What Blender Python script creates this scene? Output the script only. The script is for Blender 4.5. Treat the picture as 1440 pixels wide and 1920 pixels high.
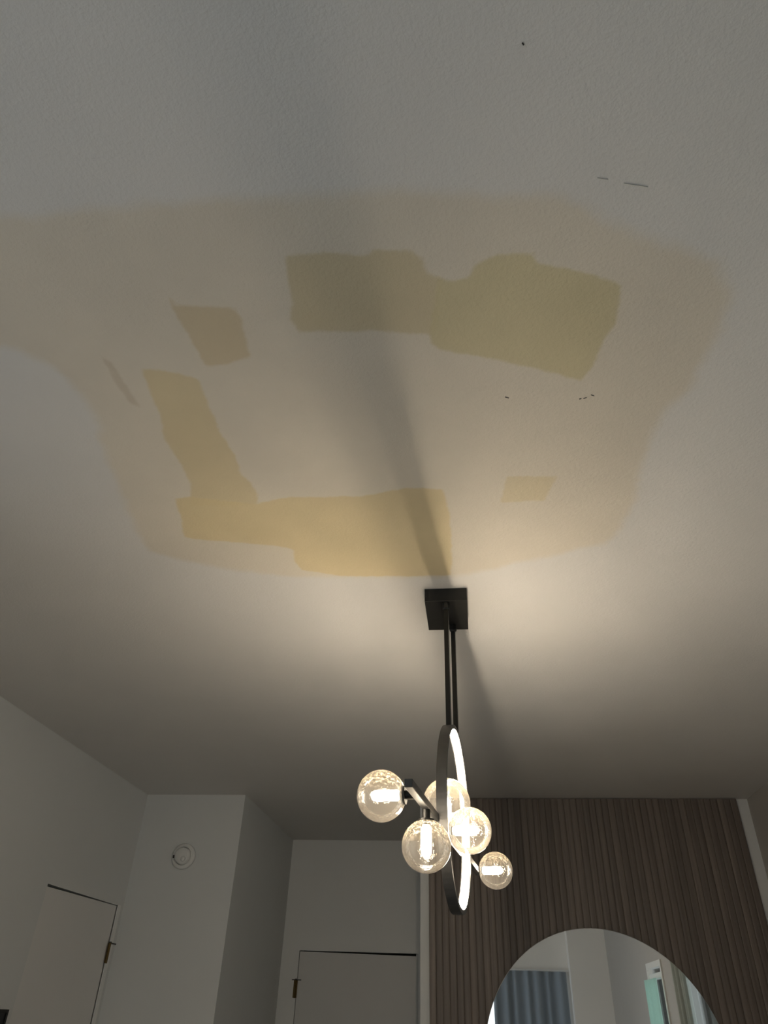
import bpy, bmesh, math, random
from mathutils import Vector, Matrix
random.seed(7)
for o in list(bpy.data.objects): bpy.data.objects.remove(o)
SC = bpy.context.scene
COL = SC.collection

# ---------------------------------------------------------------- camera
CAMZ = 1.60; FPX = 1306.06
yaw, pit, roll = [math.radians(a) for a in (-8.0214, 35.8896, 2.2165)]
FWD = Vector((math.sin(yaw)*math.cos(pit), math.cos(yaw)*math.cos(pit), math.sin(pit)))
R0 = Vector((math.cos(yaw), -math.sin(yaw), 0)); U0 = R0.cross(FWD)
RT = R0*math.cos(roll) + U0*math.sin(roll); UP = -R0*math.sin(roll) + U0*math.cos(roll)
cam_d = bpy.data.cameras.new('camera'); cam = bpy.data.objects.new('camera', cam_d); COL.objects.link(cam)
m = Matrix((RT, UP, -FWD)).transposed().to_4x4(); m.translation = (0, 0, CAMZ); cam.matrix_world = m
cam_d.sensor_fit = 'VERTICAL'; cam_d.sensor_height = 24; cam_d.lens = FPX*24/1920
cam_d.clip_start = 0.02
SC.camera = cam

# ---------------------------------------------------------------- world, light, exposure
W = bpy.data.worlds.new('daylight'); SC.world = W; W.use_nodes = True
W.node_tree.nodes['Background'].inputs[0].default_value = (0.90, 0.955, 1.0, 1)
W.node_tree.nodes['Background'].inputs[1].default_value = 1.8
SC.view_settings.view_transform = 'Standard'; SC.view_settings.look = 'None'
SC.view_settings.gamma = 1.0; SC.view_settings.use_curve_mapping = False
SC.view_settings.exposure = 0.0
BULB_E = 80.0; RING_E = 170.0
def portal(loc, rot, sx, sy):
    d = bpy.data.lights.new('window_portal', 'AREA'); d.shape = 'RECTANGLE'; d.size = sx; d.size_y = sy
    d.cycles.is_portal = True
    o = bpy.data.objects.new('window_portal', d); o.location = loc; o.rotation_euler = rot; COL.objects.link(o)

# ---------------------------------------------------------------- room dimensions (metres)
CZ = 2.65                     # ceiling
XL, XR = -1.985, 1.508        # left / right wall
YB = -2.0                     # wall behind the camera
YF = 4.314                    # face of the feature wall
YS = 4.250                    # front of the boxed-out wall
XS = -1.371                   # its right side
YH = 5.542                    # end wall of the little hall
XC = -0.3255                  # left end of the feature wall
def at(px, py, z=CZ):
    d = RT*((px-720)/FPX) - UP*((py-960)/FPX) + FWD
    return d * ((z-CAMZ)/d.z) + Vector((0, 0, CAMZ))

# ---------------------------------------------------------------- materials
def mat(name): 
    m = bpy.data.materials.new(name); m.use_nodes = True
    nt = m.node_tree; return m, nt, nt.nodes['Principled BSDF']
def noise(nt, scale, detail=3, rough=.55, vec=None, kind='Object'):
    n = nt.nodes.new('ShaderNodeTexNoise'); n.inputs['Scale'].default_value = scale
    n.inputs['Detail'].default_value = detail; n.inputs['Roughness'].default_value = rough
    if vec is None:
        tc = nt.nodes.new('ShaderNodeTexCoord'); vec = tc.outputs[kind]
    nt.links.new(vec, n.inputs['Vector']); return n
def ramp(nt, fac, a, b, p0=.3, p1=.7):
    r = nt.nodes.new('ShaderNodeValToRGB'); e = r.color_ramp.elements
    e[0].position = p0; e[1].position = p1; e[0].color = (*a, 1); e[1].color = (*b, 1)
    nt.links.new(fac, r.inputs[0]); return r
def bump(nt, bs, h, strength, dist):
    b = nt.nodes.new('ShaderNodeBump'); b.inputs['Strength'].default_value = strength; b.inputs['Distance'].default_value = dist
    nt.links.new(h, b.inputs['Height']); nt.links.new(b.outputs[0], bs.inputs['Normal'])
def paint(name, c, var=.03, rough=.6, grain=170, bst=.25, dist=.0015):
    m, nt, bs = mat(name)
    lo = tuple(x*(1-var) for x in c); hi = tuple(min(1, x*(1+var)) for x in c)
    n = noise(nt, 1.7, 4); r = ramp(nt, n.outputs[0], lo, hi); nt.links.new(r.outputs[0], bs.inputs['Base Color'])
    bs.inputs['Roughness'].default_value = rough
    g = noise(nt, grain, 2); bump(nt, bs, g.outputs[0], bst, dist)
    return m
def plain(name, c, rough=.5, metal=0, var=.06, scale=40):
    m, nt, bs = mat(name)
    n = noise(nt, scale, 3); r = ramp(nt, n.outputs[0], tuple(x*(1-var) for x in c), tuple(min(1, x*(1+var)) for x in c))
    nt.links.new(r.outputs[0], bs.inputs['Base Color'])
    bs.inputs['Roughness'].default_value = rough; bs.inputs['Metallic'].default_value = metal
    return m
CEIL_C = (.70, .682, .655); WASH_C = (.69, .63, .532)
def layered(name, layers):
    """ceiling paint with coats laid over it: each layer = (attribute, colour, variation, feather, wobble, wobble scale, cover)"""
    m, nt, bs = mat(name); L = nt.links.new
    n = noise(nt, 1.7, 4); base = ramp(nt, n.outputs[0], tuple(x*.975 for x in CEIL_C), tuple(x*1.025 for x in CEIL_C)).outputs[0]
    for attr, c, var, feather, wob, wscale, cover in layers:
        q = noise(nt, 3.5, 4); r = ramp(nt, q.outputs[0], tuple(x*(1-var) for x in c), tuple(min(1, x*(1+var)) for x in c))
        a = nt.nodes.new('ShaderNodeAttribute'); a.attribute_name = attr
        w = noise(nt, wscale, 4, .65)
        s = nt.nodes.new('ShaderNodeMath'); s.operation = 'MULTIPLY_ADD'; L(w.outputs[0], s.inputs[0]); s.inputs[1].default_value = wob
        L(a.outputs['Fac'], s.inputs[2])
        mr = nt.nodes.new('ShaderNodeMapRange'); mr.interpolation_type = 'SMOOTHSTEP'; L(s.outputs[0], mr.inputs['Value'])
        mr.inputs['From Min'].default_value = wob*.5-feather; mr.inputs['From Max'].default_value = wob*.5+feather
        mr.inputs['To Min'].default_value = cover; mr.inputs['To Max'].default_value = 0
        mx = nt.nodes.new('ShaderNodeMix'); mx.data_type = 'RGBA'
        L(mr.outputs[0], mx.inputs[0]); L(base, mx.inputs[6]); L(r.outputs[0], mx.inputs[7]); base = mx.outputs[2]
    L(base, bs.inputs['Base Color']); bs.inputs['Roughness'].default_value = .65
    g = noise(nt, 150, 3, .65); bump(nt, bs, g.outputs[0], .55, .002)
    return m
WASH_L = ('sdw', WASH_C, .04, .018, .05, 9, .95)
M_CEIL = layered('ceiling_white', [])
M_WALL = paint('wall_white', (.655, .665, .655), .02, .6, 220, .12)
M_WARM = paint('wall_right_greige', (.44, .415, .38), .02, .6, 220, .12)
M_REAR = paint('wall_rear_cream', (.88, .855, .81), .02, .6, 220, .12)
M_TRIM = paint('trim_white', (.78, .78, .76), .015, .4, 300, .04)
M_DOOR = paint('door_white', (.70, .69, .67), .015, .45, 260, .05)
M_VOID = plain('dark_gap', (.012, .011, .01), .9)
M_BRASS = plain('aged_brass', (.13, .085, .03), .4, .8)
M_STEEL = plain('dark_steel', (.06, .058, .055), .45, .7)
M_BLACK = plain('matte_black_metal', (.016, .016, .015), .38, .3, .15)
M_GLARE_GREY = plain('glare_grey_metal', (.075, .075, .074), .42, .3, .12)  # black metal lightened to take in the veiling glare of the lamps
M_PANELBLACK = plain('black_panel', (.008, .008, .01), .3)
M_PLASTIC = plain('white_plastic', (.70, .70, .68), .4, 0, .02)
M_FLOOR, nt, bs = mat('oak_floor')
tc = nt.nodes.new('ShaderNodeTexCoord'); mp = nt.nodes.new('ShaderNodeMapping'); mp.inputs['Scale'].default_value = (14, 1.2, 1)
nt.links.new(tc.outputs['Object'], mp.inputs[0]); n = noise(nt, 3, 6, .6, mp.outputs[0])
r = ramp(nt, n.outputs[0], (.17, .145, .122), (.26, .228, .195)); nt.links.new(r.outputs[0], bs.inputs['Base Color']); bs.inputs['Roughness'].default_value = .4

M_WOOD, nt, bs = mat('walnut_slat')
tc = nt.nodes.new('ShaderNodeTexCoord'); oi = nt.nodes.new('ShaderNodeObjectInfo')
mp = nt.nodes.new('ShaderNodeMapping'); mp.inputs['Scale'].default_value = (90, 90, 1.3)
ad = nt.nodes.new('ShaderNodeVectorMath'); ad.operation = 'MULTIPLY_ADD'; ad.inputs[1].default_value = (1, 1, 1)
cb = nt.nodes.new('ShaderNodeCombineXYZ')
ml = nt.nodes.new('ShaderNodeMath'); ml.operation = 'MULTIPLY'; ml.inputs[1].default_value = 37.0
nt.links.new(oi.outputs['Random'], ml.inputs[0]); nt.links.new(ml.outputs[0], cb.inputs[2]); nt.links.new(ml.outputs[0], cb.inputs[0])
nt.links.new(tc.outputs['Object'], ad.inputs[0]); nt.links.new(cb.outputs[0], ad.inputs[2]); nt.links.new(ad.outputs[0], mp.inputs[0])
n = noise(nt, 1.0, 6, .6, mp.outputs[0])
r = ramp(nt, n.outputs[0], (.115, .092, .077), (.20, .165, .14), .25, .75)
hv = nt.nodes.new('ShaderNodeHueSaturation'); nt.links.new(r.outputs[0], hv.inputs['Color'])
mr = nt.nodes.new('ShaderNodeMapRange'); mr.inputs['To Min'].default_value = .82; mr.inputs['To Max'].default_value = 1.15
nt.links.new(oi.outputs['Random'], mr.inputs['Value']); nt.links.new(mr.outputs[0], hv.inputs['Value'])
nt.links.new(hv.outputs[0], bs.inputs['Base Color']); bs.inputs['Roughness'].default_value = .5
M_WOODBACK = plain('slat_backing_felt', (.13, .105, .088), .9)

M_MIRROR, nt, bs = mat('mirror_silver')
bs.inputs['Metallic'].default_value = 1; bs.inputs['Roughness'].default_value = .012
n = noise(nt, 2); r = ramp(nt, n.outputs[0], (.92, .93, .925), (.94, .95, .945)); nt.links.new(r.outputs[0], bs.inputs['Base Color'])
M_MEDGE = plain('mirror_backing', (.02, .018, .016), .6)

def emit(name, c, s):
    m = bpy.data.materials.new(name); m.use_nodes = True; nt = m.node_tree; nt.nodes.clear()
    e = nt.nodes.new('ShaderNodeEmission'); e.inputs[0].default_value = (*c, 1); e.inputs[1].default_value = s
    o = nt.nodes.new('ShaderNodeOutputMaterial'); nt.links.new(e.outputs[0], o.inputs[0]); return m
M_BULB = emit('bulb_glow', (1.0, .85, .66), BULB_E)
M_LED = emit('led_strip_glow', (1.0, .855, .67), RING_E)

def glass(name, tint, ior, haze, bumps_and_glare=False, hazec=(1, .93, .82)):
    """thin clear glass: straight transmission, fresnel reflection and a little haze for scatter and glare"""
    m = bpy.data.materials.new(name); m.use_nodes = True; nt = m.node_tree; nt.nodes.clear(); L = nt.links.new
    N = nt.nodes.new
    tr = N('ShaderNodeBsdfTransparent'); tr.inputs[0].default_value = (*tint, 1)
    gl = N('ShaderNodeBsdfGlossy'); gl.inputs['Roughness'].default_value = .04
    tl = N('ShaderNodeBsdfTranslucent'); tl.inputs[0].default_value = (*hazec, 1)
    fr = N('ShaderNodeFresnel'); fr.inputs[0].default_value = ior
    if bumps_and_glare:
        tc = N('ShaderNodeTexCoord')
        v = N('ShaderNodeTexVoronoi'); v.inputs['Scale'].default_value = 150; L(tc.outputs['Object'], v.inputs['Vector'])
        b = N('ShaderNodeBump'); b.inputs['Strength'].default_value = .25; b.inputs['Distance'].default_value = .002
        L(v.outputs['Distance'], b.inputs['Height']); L(b.outputs[0], gl.inputs['Normal'])
    a = N('ShaderNodeMixShader'); L(fr.outputs[0], a.inputs[0]); L(tr.outputs[0], a.inputs[1]); L(gl.outputs[0], a.inputs[2])
    c = N('ShaderNodeMixShader'); c.inputs[0].default_value = haze; L(a.outputs[0], c.inputs[1]); L(tl.outputs[0], c.inputs[2])
    if bumps_and_glare:   # ceiling's gold glare painted as speckle and haze in the upper half
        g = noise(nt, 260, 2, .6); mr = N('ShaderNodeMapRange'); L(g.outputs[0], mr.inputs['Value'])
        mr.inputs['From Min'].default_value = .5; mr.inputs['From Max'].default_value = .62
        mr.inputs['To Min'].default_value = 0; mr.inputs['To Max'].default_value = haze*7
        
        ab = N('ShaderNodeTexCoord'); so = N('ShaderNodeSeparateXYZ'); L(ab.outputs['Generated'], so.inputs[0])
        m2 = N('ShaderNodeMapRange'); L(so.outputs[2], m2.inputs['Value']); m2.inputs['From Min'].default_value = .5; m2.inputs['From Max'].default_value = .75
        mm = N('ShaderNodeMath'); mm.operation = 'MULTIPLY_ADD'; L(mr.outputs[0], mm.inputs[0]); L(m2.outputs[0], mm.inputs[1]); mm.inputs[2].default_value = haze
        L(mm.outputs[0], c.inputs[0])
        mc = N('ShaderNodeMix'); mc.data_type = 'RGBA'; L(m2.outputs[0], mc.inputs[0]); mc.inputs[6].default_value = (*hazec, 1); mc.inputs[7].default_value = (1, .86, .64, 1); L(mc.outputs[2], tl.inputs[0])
    o = N('ShaderNodeOutputMaterial'); L(c.outputs[0], o.inputs[0]); return m
M_GLOBE = glass('globe_glass', (.97, .95, .91), 1.38, .024, True)  # warm haze in the glass stands in for glare round the bulbs
M_PANE = glass('window_glass', (.95, .965, .965), 1.4, .01)
def sheer(name, c, t):
    m = bpy.data.materials.new(name); m.use_nodes = True; nt = m.node_tree; nt.nodes.clear(); L = nt.links.new; N = nt.nodes.new
    d = N('ShaderNodeBsdfDiffuse'); d.inputs[0].default_value = (*c, 1)
    tl = N('ShaderNodeBsdfTranslucent'); 
    n = noise(nt, 60, 3); r = ramp(nt, n.outputs[0], tuple(x*.92 for x in c), c); L(r.outputs[0], tl.inputs[0])
    a = N('ShaderNodeMixShader'); a.inputs[0].default_value = t; L(d.outputs[0], a.inputs[1]); L(tl.outputs[0], a.inputs[2])
    o = N('ShaderNodeOutputMaterial'); L(a.outputs[0], o.inputs[0]); return m
M_TEAL = sheer('teal_sheer', (.58, .76, .70), .6)
M_CURTAIN = sheer('slate_curtain', (.36, .41, .46), .22)
M_GREYSHEER = sheer('grey_sheer', (.50, .54, .50), .35)

# ---------------------------------------------------------------- mesh helpers
def obj(name, bm, m, parent=None, smooth=False, loc=None, mx=None):
    me = bpy.data.meshes.new(name); bmesh.ops.recalc_face_normals(bm, faces=bm.faces[:]); bm.to_mesh(me); bm.free()
    me.materials.append(m)
    if smooth:
        for p in me.polygons: p.use_smooth = True
    o = bpy.data.objects.new(name, me); COL.objects.link(o)
    if loc is not None: o.location = loc
    if mx is not None: o.matrix_basis = mx
    if parent: o.parent = parent
    return o
def empty(name, loc=(0, 0, 0)):
    o = bpy.data.objects.new(name, None); o.location = loc; o.empty_display_size = .05; COL.objects.link(o); return o
def tag(o, label=None, cat=None, kind=None, group=None):
    if label: o['label'] = label
    if cat: o['category'] = cat
    if kind: o['kind'] = kind
    if group: o['group'] = group
    return o
def box(bm, x0, x1, y0, y1, z0, z1, mx=None):
    v = [Vector((x, y, z)) for z in (z0, z1) for y in (y0, y1) for x in (x0, x1)]
    if mx is not None: v = [mx @ p for p in v]
    v = [bm.verts.new(p) for p in v]
    for f in ((0,1,3,2),(4,6,7,5),(0,4,5,1),(2,3,7,6),(0,2,6,4),(1,5,7,3)): bm.faces.new([v[i] for i in f])
    return bm
def lathe(bm, prof, n=32, mx=None, close=False):
    """prof: list of (r, z), turned about z"""
    rings = []
    for r, z in prof:
        if r < 1e-6:
            p = Vector((0, 0, z)); rings.append([bm.verts.new(mx @ p if mx is not None else p)])
        else:
            rg = []
            for k in range(n):
                a = 2*math.pi*k/n; p = Vector((r*math.cos(a), r*math.sin(a), z)); rg.append(bm.verts.new(mx @ p if mx is not None else p))
            rings.append(rg)
    prs = list(zip(rings, rings[1:]))
    if close: prs.append((rings[-1], rings[0]))
    for a, b in prs:
        if len(a) == 1 and len(b) == 1: continue
        for k in range(n):
            j = (k+1) % n
            if len(a) == 1: bm.faces.new((a[0], b[k], b[j]))
            elif len(b) == 1: bm.faces.new((a[k], a[j], b[0]))
            else: bm.faces.new((a[k], a[j], b[j], b[k]))
    return bm
def bevel(bm, w, seg=2):
    bmesh.ops.bevel(bm, geom=bm.edges[:], offset=w, segments=seg, affect='EDGES', profile=.5); return bm
NB = bmesh.new
def S(name, bm, m, parent=None): return tag(obj(name, bm, m, parent), kind='structure') if parent is None else obj(name, bm, m, parent)

# ---------------------------------------------------------------- the room shell
T = .12
S('floor', box(NB(), XL-T, XR+T, YB-T, YH+T, -.1, 0), M_FLOOR)
ceiling = S('ceiling', box(NB(), XL-T, XR+T, YB-T, YH+T, CZ, CZ+.1), M_CEIL)
# left wall with the opening of door 1
H = 1.05
DL0, DL1, DLZ = 3.253*H, 3.977*H, CAMZ+.428*H
b = NB()
LW = (-1.7, 1.2, .3, 2.4)  # opening of the added window
box(b, XL-T, XL, YB-T, LW[0], 0, CZ); box(b, XL-T, XL, LW[0], LW[1], 0, LW[2]); box(b, XL-T, XL, LW[0], LW[1], LW[3], CZ); box(b, XL-T, XL, LW[1], DL0, 0, CZ); box(b, XL-T, XL, DL1, YS+.3, 0, CZ); box(b, XL-T, XL, DL0, DL1, DLZ, CZ)
S('wall_left', b, M_WALL)
# boxed-out wall left of the hall
S('wall_boxed_out', box(NB(), XL, XS, YS, YH+T, 0, CZ), M_WALL)
# end wall of the hall with the opening of door 2
DB0, DB1, DBZ = -1.190*H, -.412*H, CAMZ+.333*H
b = NB()
box(b, XS, DB0, YH, YH+T, 0, CZ); box(b, DB1, XC, YH, YH+T, 0, CZ); box(b, DB0, DB1, YH, YH+T, DBZ, CZ)
S('wall_hall_end', b, M_TRIM)
# feature wall behind the slats
S('wall_feature', box(NB(), XC, XR, YF, YH+T, 0, CZ), M_WALL)
# right wall with two windows
WR = ((.62, 1.27, .9, 2.07), (2.12, 2.80, .9, 2.07))
b = NB(); ys_ = [YB-T, WR[0][0], WR[0][1], WR[1][0], WR[1][1], YF+.01]
for i in (0, 2, 4): box(b, XR, XR+T, ys_[i], ys_[i+1], 0, CZ)
for y0, y1, z0, z1 in WR: box(b, XR, XR+T, y0, y1, 0, z0); box(b, XR, XR+T, y0, y1, z1, CZ)
S('wall_right', b, M_WARM)
# wall behind the camera with a wide window
WX0, WX1, WZ0, WZ1 = -1.05, 1.05, .25, 2.12
b = NB()
box(b, XL, WX0, YB-T, YB, 0, CZ); box(b, WX1, XR, YB-T, YB, 0, CZ)
box(b, WX0, WX1, YB-T, YB, 0, WZ0); box(b, WX0, WX1, YB-T, YB, WZ1, CZ)
box(b, WX1, XR, YB, YB+.22, 0, CZ)
S('wall_rear', b, M_REAR)
def window(name, mx, w, z0, z1, mull, transom=None):
    """mx takes local (along, out, up) to the world"""
    o = tag(empty(name), kind='structure'); o.matrix_basis = mx
    b = NB(); f = .045
    box(b, 0, w, -.07, .012, z0, z0+f); box(b, 0, w, -.07, .012, z1-f, z1); box(b, 0, f, -.07, .012, z0+f, z1-f); box(b, w-f, w, -.07, .012, z0+f, z1-f)
    obj('window_frame', b, M_TRIM, o)
    xs = [f] + [w*q for q in mull] + [w-f]
    for q in mull: obj('mullion', box(NB(), w*q-.022, w*q+.022, -.06, 0, z0+f, z1-f), M_TRIM, o)
    if transom: obj('transom', box(NB(), f, w-f, -.06, .004, transom-.02, transom+.02), M_TRIM, o)
    for a, c in zip(xs, xs[1:]): obj('pane', box(NB(), a+.001, c-.001, -.036, -.030, z0+f, z1-f), M_PANE, o)
    return o
def frame(x, y, ax):   # local axes -> world
    ax = Vector(ax); out = Vector((0, 0, 1)).cross(ax)
    m = Matrix((ax, out, Vector((0, 0, 1)))).transposed().to_4x4(); m.translation = (x, y, 0); return m
window('window_1', frame(WX0, YB, (1, 0, 0)), WX1-WX0, WZ0, WZ1, (.333, .64))
window('window_2', frame(XR, WR[0][0], (0, 1, 0)), WR[0][1]-WR[0][0], WR[0][2], WR[0][3], (), 1.965)
window('window_3', frame(XR, WR[1][0], (0, 1, 0)), WR[1][1]-WR[1][0], WR[1][2], WR[1][3], ())
window('window_added', frame(XL, LW[1], (0, -1, 0)), LW[1]-LW[0], LW[2], LW[3], (.5,))  # unseen extra window, added to throw daylight on the rear wall
portal((XL-T-.02, (LW[0]+LW[1])/2, (LW[2]+LW[3])/2), (math.radians(90), 0, math.radians(-90)), LW[1]-LW[0], LW[3]-LW[2])
portal(((WX0+WX1)/2, YB-T-.02, (WZ0+WZ1)/2), (math.radians(90), 0, 0), WX1-WX0, WZ1-WZ0)
for y0, y1, z0, z1 in WR: portal((XR+T+.02, (y0+y1)/2, (z0+z1)/2), (math.radians(90), 0, math.radians(90)), y1-y0, z1-z0)

# ---------------------------------------------------------------- coats of patching paint on the ceiling
def sdist(p, poly):
    x, y = p; d = 1e9; ins = False; n = len(poly)
    for i in range(n):
        ax, ay = poly[i]; bx, by = poly[(i+1) % n]
        ex, ey = bx-ax, by-ay; t = max(0, min(1, ((x-ax)*ex+(y-ay)*ey)/(ex*ex+ey*ey+1e-12)))
        d = min(d, (x-ax-t*ex)**2+(y-ay-t*ey)**2)
        if (ay > y) != (by > y) and x < ax+(y-ay)/(by-ay)*ex: ins = not ins
    return -math.sqrt(d) if ins else math.sqrt(d)
def coat(name, px, m, cell, margin, drop, label, under=None):
    poly = [tuple(at(*p).xy) for p in px]
    x0 = min(p[0] for p in poly)-margin; x1 = max(p[0] for p in poly)+margin
    y0 = min(p[1] for p in poly)-margin; y1 = max(p[1] for p in poly)+margin
    nx = max(2, int((x1-x0)/cell)); ny = max(2, int((y1-y0)/cell))
    sd = {}; 
    for i in range(nx+1):
        for j in range(ny+1): sd[i, j] = sdist((x0+(x1-x0)*i/nx, y0+(y1-y0)*j/ny), poly)
    idx = {}; vs = []; vals = []; fs = []
    for i in range(nx):
        for j in range(ny):
            q = [(i, j), (i, j+1), (i+1, j+1), (i+1, j)]
            if min(sd[k] for k in q) > margin: continue
            for k in q:
                if k not in idx: idx[k] = len(vs); vs.append((x0+(x1-x0)*k[0]/nx, y0+(y1-y0)*k[1]/ny, CZ-drop)); vals.append(sd[k])
            fs.append([idx[k] for k in q])
    me = bpy.data.meshes.new(name); me.from_pydata(vs, [], fs); me.update()
    at_ = me.attributes.new('sd', 'FLOAT', 'POINT'); at_.data.foreach_set('value', vals)
    aw = me.attributes.new('sdw', 'FLOAT', 'POINT'); aw.data.foreach_set('value', [sdist(v[:2], WPOLY) for v in vs])
    if under:
        up_ = [tuple(at(*p).xy) for p in under]
        an = me.attributes.new('sdn', 'FLOAT', 'POINT'); an.data.foreach_set('value', [sdist(v[:2], up_) for v in vs])
    me.materials.append(m); o = bpy.data.objects.new(name, me); COL.objects.link(o); o.parent = ceiling; o['label'] = label
    return o
WASH = [(-120,425),(0,410),(160,395),(300,385),(450,372),(600,365),(750,357),(900,360),(1050,368),(1100,382),(1140,412),(1250,455),(1345,492),(1375,550),
        (1335,640),(1290,730),(1252,765),(1225,810),(1208,860),(1195,910),(1180,960),(1155,1002),(1135,1018),(1050,1040),(960,1055),(880,1078),(840,1082),
        (700,1082),(560,1080),(420,1066),(280,1035),(255,990),(215,900),(185,800),(160,740),(95,685),(20,655),(-120,640)]
WPOLY = [tuple(at(*p).xy) for p in WASH]
coat('paint_wash', WASH, layered('cream_wash', [WASH_L]), .014, .08, .0001, 'broad cream wash of primer on the ceiling')
PATCH = [
 ([(535,482),(610,473),(690,480),(700,470),(770,470),(793,487),(800,515),(830,524),(822,590),(812,634),(805,627),(700,620),(560,622),(545,600),(548,560),(540,530)], (.60,.52,.35), 'tan paint patch, left half of the top band'),
 ([(820,522),(850,527),(880,520),(890,497),(930,478),(1000,475),(1005,492),(1060,503),(1110,515),(1167,533),(1155,607),(1130,640),(1110,690),(1090,712),(1000,690),(900,668),(820,655),(806,640)], (.60,.53,.33), 'olive tan paint patch, right half of the top band'),
 ([(318,557),(330,572),(440,578),(452,600),(465,655),(470,668),(430,682),(388,686),(360,640),(322,575)], (.62,.525,.365), 'small tan paint patch at upper left'),
 ([(265,690),(330,697),(372,712),(390,755),(415,815),(440,850),(452,890),(470,905),(483,925),(481,946),(357,950),(360,930),(357,905),(340,870),(310,825),(300,780),(280,730)], (.65,.55,.355), 'slanting tan paint patch on the left'),
 ([(330,935),(358,932),(480,945),(540,932),(680,930),(760,915),(830,917),(843,960),(845,1010),(847,1050),(845,1078),(780,1080),(700,1080),(640,1080),(565,1068),(552,1050),(550,1030),(510,1022),(420,1015),(345,1008),(340,975)], (.68,.565,.34), 'long ochre paint patch beside the chandelier canopy'),
 ([(950,893),(1045,893),(1035,910),(1022,938),(940,942),(945,915)], (.66,.575,.40), 'small faint tan paint patch at right'),
 ([(190,668),(210,680),(235,720),(265,765),(245,757),(215,712)], (.60,.53,.43), 'thin slanting brush stroke at far left')]
PL = lambda attr, c: (attr, c, .06, .005, .016, 30, .92)
for i, (px, c, lab) in enumerate(PATCH):
    un = i in (1, 4)
    lay = [WASH_L] + ([PL('sdn', PATCH[i-1][1])] if un else []) + [PL('sd', c)]
    coat('paint_patch', px, layered('patch_paint_%d' % i, lay), .008, .014, .0002+.00005*i, lab, PATCH[i-1][0] if un else None)
# nicks and scuffs
M_SCUFF = plain('grey_scuff', (.44, .43, .41), .8)
def nick(px, wid, m=None):
    b = NB(); P = [at(*p) for p in px]
    for p, q in zip(P, P[1:]):
        d = (q-p).normalized(); n = Vector((-d.y, d.x, 0))*wid/2
        box(b, 0, (q-p).length, -wid/2, wid/2, -.0012, .0002, Matrix.Translation(p) @ Matrix.Rotation(math.atan2(d.y, d.x), 4, 'Z'))
    obj('ceiling_nick', b, m or M_STEEL, ceiling)
nick([(947,744),(954,746)], .0016); nick([(1086,748),(1090,747)], .0014); nick([(1094,747),(1100,745)], .0012); nick([(1108,740),(1114,742)], .0010)
nick([(979,80),(982,84)], .0016); nick([(1120,333),(1140,336)], .0006, M_SCUFF); nick([(1170,343),(1215,350)], .0006, M_SCUFF)

# ---------------------------------------------------------------- doors
def hinge(parent, mx, ln):
    """barrel along local z, leaf in local x, pin stop arm along local x"""
    bm = lathe(NB(), [(0, 0), (.0062, 0), (.0062, ln), (0, ln)], 10, mx)
    h = obj('hinge', bm, M_BRASS, parent)
    obj('hinge_leaf', box(NB(), -.013, .013, .0015, .004, .001, ln-.001, mx), M_BRASS, h)
    obj('hinge_pin', lathe(NB(), [(0, ln), (.0075, ln), (.0075, ln+.006), (0, ln+.006)], 10, mx), M_STEEL, h)
    return h
# door 1 in the left wall (leaf plane x = XL), hinged beside the boxed-out wall
d1 = tag(empty('door_1', (XL, DL0, 0)), kind='structure'); inv = Matrix.Translation((-XL, -DL0, 0))
wl = DL1-DL0
b = NB(); v = []
for x in (-.038, -.003):
    for y, z in ((.003, .008), (wl-.003, .008), (wl-.003, DLZ-.003), (.003, DLZ-.011)): v.append(b.verts.new((x, y, z)))
for f in ((0,1,2,3),(7,6,5,4),(0,4,5,1),(1,5,6,2),(2,6,7,3),(3,7,4,0)): b.faces.new([v[i] for i in f])
obj('door_leaf', b, M_DOOR, d1)
obj('closet_dark', box(NB(), -T-.02, -T, -.02, wl+.02, 0, DLZ+.02), M_VOID, d1)
obj('jamb', box(NB(), -.01, .006, wl, wl+.034, 0, DLZ+.002), M_TRIM, d1)
for z0 in (CAMZ+.172*H, .92, .2):
    h = hinge(d1, Matrix.Translation((.008, wl-.004, z0)) @ Matrix.Rotation(math.radians(90), 4, 'Z') , .092)
    if z0 > 1.5: obj('hinge_stop', box(NB(), .006, .012, wl-.002, wl+.062, z0+.088, z0+.094), M_STEEL, d1)
# door 2 at the end of the hall
d2 = tag(empty('door_2', (DB0, YH, 0)), kind='structure'); w2 = DB1-DB0
b = NB(); v = []
for y in (.003, .04):
    for x, z in ((.004, .008), (w2-.003, .008), (w2-.003, DBZ-.003-.012), (.004, DBZ-.005)): v.append(b.verts.new((x, y, z)))
for f in ((0,1,2,3),(7,6,5,4),(0,4,5,1),(1,5,6,2),(2,6,7,3),(3,7,4,0)): b.faces.new([v[i] for i in f])
obj('door_leaf', b, M_DOOR, d2)
obj('closet_dark', box(NB(), -.02, w2+.02, T, T+.02, 0, DBZ+.02), M_VOID, d2)
obj('door_stop', box(NB(), w2-.012, w2-.0005, -.004, .045, 0, DBZ-.002), M_WALL, d2)
for z0 in (CAMZ+.172*H-.1, .9, .2):
    h = hinge(d2, Matrix.Translation((-.006, -.007, z0)), .10)
    if z0 > 1.5: obj('hinge_stop', box(NB(), -.032, .03, -.012, -.006, z0+.097, z0+.103), M_STEEL, d2)

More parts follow.
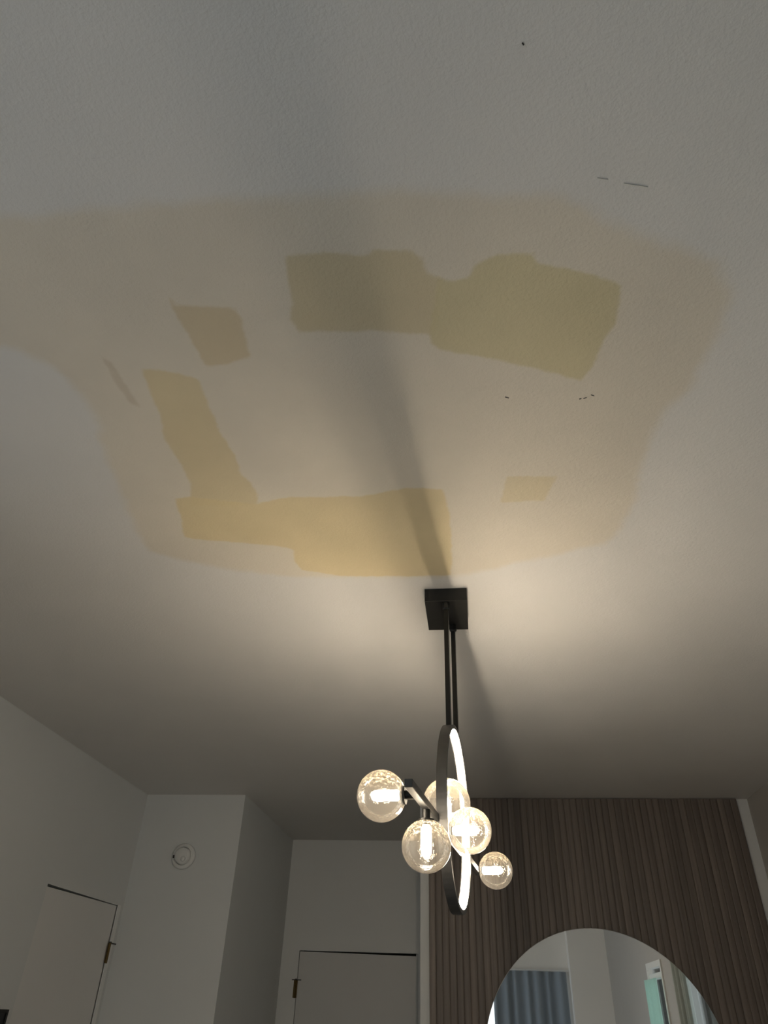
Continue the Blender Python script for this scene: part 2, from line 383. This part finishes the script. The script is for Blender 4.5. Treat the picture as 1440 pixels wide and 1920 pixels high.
# ---------------------------------------------------------------- slatted feature panel
SX0, SX1 = -.264*H, 1.3765*H
panel = tag(empty('slat_panel', ((SX0+SX1)/2, YF, 0)), 'dark brown vertical wood slat panelling behind the round mirror', 'wall panel')
pc = (SX0+SX1)/2; hw = (SX1-SX0)/2
obj('backing_board', box(NB(), -hw, hw, -.008, -.0005, 0, CZ-.004), M_WOODBACK, panel)
NS = 49; pit_ = 2*hw/NS
b = NB(); sw = pit_*.488
prof = [(-sw, -.008), (-sw, -.0160), (-sw*.8, -.0180), (-sw*.4, -.0188), (sw*.4, -.0188), (sw*.8, -.0180), (sw, -.0160), (sw, -.008)]
lo = [b.verts.new((x, y, 0)) for x, y in prof]; hi = [b.verts.new((x, y, CZ-.004)) for x, y in prof]
for k in range(len(prof)):
    j = (k+1) % len(prof); b.faces.new((lo[k], lo[j], hi[j], hi[k]))
b.faces.new(hi); b.faces.new(lo[::-1])
s0 = obj('slat', b, M_WOOD, panel)
for k in range(NS):
    s = s0 if k == 0 else s0.copy()
    if k: COL.objects.link(s); s.parent = panel
    s.location = (-hw+pit_*(k+.5), 0, 0)

# ---------------------------------------------------------------- round mirror
mir = tag(empty('round_mirror', (.561, YF-.0215, CAMZ-.171)), 'large frameless round mirror hung on the slat panelling', 'mirror')
mr_ = Matrix.Rotation(math.radians(90), 4, 'X'); RM = .575
obj('backing', lathe(NB(), [(0, 0), (RM-.006, 0), (RM-.006, .008), (0, .008)], 96, mr_), M_MEDGE, mir)
obj('mirror_glass', lathe(NB(), [(0, .0082), (RM, .0082), (RM, .0125), (RM-.002, .0135), (0, .0135)], 128, mr_), M_MIRROR, mir)

# ---------------------------------------------------------------- smoke detector
sm = tag(empty('smoke_detector', (-1.605*H, YS, CAMZ+.676*H)), 'round white smoke detector high on the white wall', 'smoke detector')
obj('base_plate', lathe(NB(), [(0, 0), (.068, 0), (.068, .012), (.063, .017), (.052, .018), (0, .018)], 40, mr_), M_PLASTIC, sm, True)
obj('cover', lathe(NB(), [(.052, .0165), (.052, .022), (.0475, .022), (.0475, .018), (.045, .018), (.043, .036), (.037, .041), (0, .043)], 40, mr_), M_PLASTIC, sm, True)
obj('test_button', lathe(NB(), [(0, .042), (.014, .042), (.013, .045), (0, .0455)], 20, Matrix.Translation((.012, 0, -.018)) @ mr_), M_PLASTIC, sm, True)
obj('vent_slot', box(NB(), -.056, -.048, -.026, -.018, -.012, .004), M_STEEL, sm)

# ---------------------------------------------------------------- black panel at the left edge
bp = tag(empty('black_panel', (XL, 3.173*H, CAMZ-.024*H)), 'black rectangular panel hung on the left wall beside the door', 'panel')
obj('panel_face', bevel(box(NB(), .001, .03, -.6, 0, -.38, 0), .002), M_PANELBLACK, bp)
b = NB()
for a in ((-.6, 0, -.012, 0), (-.6, 0, -.38, -.368), (-.6, -.588, -.368, -.012), (-.012, 0, -.368, -.012)): box(b, .0302, .034, *a)
obj('panel_rim', b, M_BLACK, bp)

# ---------------------------------------------------------------- curtains
def curtain(name, mx, w, z0, z1, m, pleat, amp, label, rod=True, group=None):
    o = tag(empty(name), label, 'curtain', None, group); o.matrix_basis = mx
    b = NB(); n = int(w/pleat*10); rows = []
    for off in (0, .004):
        for z in (z0, z1):
            rows.append([b.verts.new((w*i/n, .05+amp*math.sin(2*math.pi*i/10+.6*math.sin(i*.37))+amp*.4*math.sin(i*.21)+off, z)) for i in range(n+1)])
    for i in range(n):
        b.faces.new((rows[0][i], rows[0][i+1], rows[1][i+1], rows[1][i])); b.faces.new((rows[2][i], rows[3][i], rows[3][i+1], rows[2][i+1]))
    obj('fabric', b, m, o, True)
    if rod:
        r = Matrix.Translation((-.05, .05, z1+.012)) @ Matrix.Rotation(math.radians(90), 4, 'Y')
        obj('curtain_rail', lathe(NB(), [(0, 0), (.009, 0), (.009, w+.1), (0, w+.1)], 12, r), M_TRIM, o)
    return o
curtain('curtain', frame(.11, YB, (1, 0, 0)), .90, .03, 2.115, M_CURTAIN, .13, .022, 'slate grey curtain drawn across the window, seen in the mirror')
curtain('curtain', frame(XR, 1.93, (0, 1, 0)), .40, .03, 2.16, M_GREYSHEER, .10, .02, 'pale grey sheer curtain at right edge of the mirror reflection')
curtain('curtain', frame(XR, WR[0][0]+.05, (0, 1, 0)), .56, .86, 1.94, M_TEAL, .14, .006, 'teal sheer blind in the narrow window reflected in mirror', False)

# ---------------------------------------------------------------- chandelier
UX = math.atan2(.125, 1)                 # heading of the bar away from the Y axis
CH = empty('chandelier', (-.0667, 1.93, CZ)); CH.rotation_euler = (0, 0, -UX)
tag(CH, 'black linear chandelier with upright lit ring and five clear glass globes', 'chandelier')
# local frame: y along the bar, x to the right, z down from the ceiling
INV = (Matrix.Translation(CH.location) @ Matrix.Rotation(-UX, 4, 'Z')).inverted()
cmx = INV @ Matrix.Translation((-.0635, 1.936, CZ))
obj('canopy', bevel(box(NB(), -.063, .063, -.096, .096, -.043, 0, cmx), .0012, 1), M_BLACK, CH)
RC = CAMZ+.430-CZ; RO = .224; RI = .213; AW = .0125
RX = .011; DR = .018
ring_mx = Matrix.Translation((RX, 0, RC-.002)) @ Matrix.Rotation(DR, 4, 'Z') @ Matrix.Rotation(math.radians(90), 4, 'Y')
rg = obj('ring', lathe(NB(), [(RO, -AW), (RO, AW), (RI, AW), (RI, AW-.003), (RI+.004, AW-.003), (RI+.004, -AW+.003), (RI, -AW+.003), (RI, -AW)], 96, ring_mx, True), M_GLARE_GREY, CH)
obj('led_strip', lathe(NB(), [(RI+.0035, -AW+.0035), (RI+.0035, AW-.0035), (RI-.001, AW-.0035), (RI-.001, -AW+.0035)], 64, ring_mx, True), M_LED, rg)
for s in (-.073, .073):
    rx = RX-DR*s; zt = -.043; zb = RC + math.sqrt(RO**2-.073**2)-.006
    ro = obj('rod', box(NB(), rx-.0065, rx+.0065, s-.0065, s+.0065, zb, zt), M_BLACK, CH)
    obj('collar', lathe(NB(), [(0, zt), (.011, zt), (.011, zt-.018), (.0085, zt-.022), (0, zt-.022)], 20, Matrix.Translation((rx, s, 0))), M_BLACK, ro)
BZ = CAMZ+.374-CZ; BH = .0082
obj('bar', bevel(box(NB(), -BH, BH, -.515, .515, BZ-BH, BZ+BH), .001, 1), M_GLARE_GREY, CH)
def globe(pos, d, axis, stem, label):
    """pos: point on the bar surface (local); axis: direction out of the bar; globe sits stem away from the bar"""
    r = d/2; q = Vector((0, 0, 1)).rotation_difference(Vector(axis)).to_matrix().to_4x4()
    mx = Matrix.Translation(pos) @ q
    a0 = math.asin(.36); zc = stem + r*math.cos(a0)
    prof = [(r*math.sin(a), zc - r*math.cos(a)) for a in [a0+(math.pi-a0)*k/28 for k in range(29)]]
    prof[-1] = (0, zc+r)
    ri = r-.0022; inner = [(ri*math.sin(a), zc - ri*math.cos(a)) for a in [math.pi-(math.pi-a0)*k/28 for k in range(29)]]
    inner[0] = (0, zc+ri)
    b = lathe(NB(), prof, 56, mx); 
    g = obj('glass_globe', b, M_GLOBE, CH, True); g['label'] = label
    rn = r*.36
    obj('socket', lathe(NB(), [(0, 0), (.009, 0), (.009, max(.001, stem-.004)), (rn*.98, max(.001, stem-.004)), (rn*.98, stem+.004), (.0095, stem+.004), (.0095, stem+.008), (0, stem+.008)], 28, mx), M_BLACK, g)
    bl = stem+.0075; R_ = .0112; L_ = .062
    pr = [(0, bl), (.0075, bl), (.0085, bl+.004), (R_, bl+.006), (R_, bl+L_-.012), (R_*.86, bl+L_-.005), (R_*.5, bl+L_-.001), (0, bl+L_)]
    obj('bulb', lathe(NB(), pr, 14, mx), M_BULB, g, True)
    return g
def bar_y(Y): return (Y-1.93)/math.cos(UX)
globe((-BH, bar_y(1.508), BZ), .103, (-1, 0, 0), .021, 'clear globe at near end of the bar, pointing left')
globe((0, bar_y(1.60), BZ-BH), .104, (0, 0, -1), .024, 'clear globe hanging below the bar, nearest the viewer')
globe((-.006, bar_y(1.906), BZ+BH), .123, (0, 0, 1), .012, 'clear globe standing on top of the bar inside the ring')
globe((BH, bar_y(1.851), BZ), .106, (1, 0, 0), .0012, 'clear globe on the right of the bar beside the ring')
globe((BH, bar_y(2.41), BZ), .104, (1, 0, 0), .0012, 'clear globe at far end of the bar, pointing right')
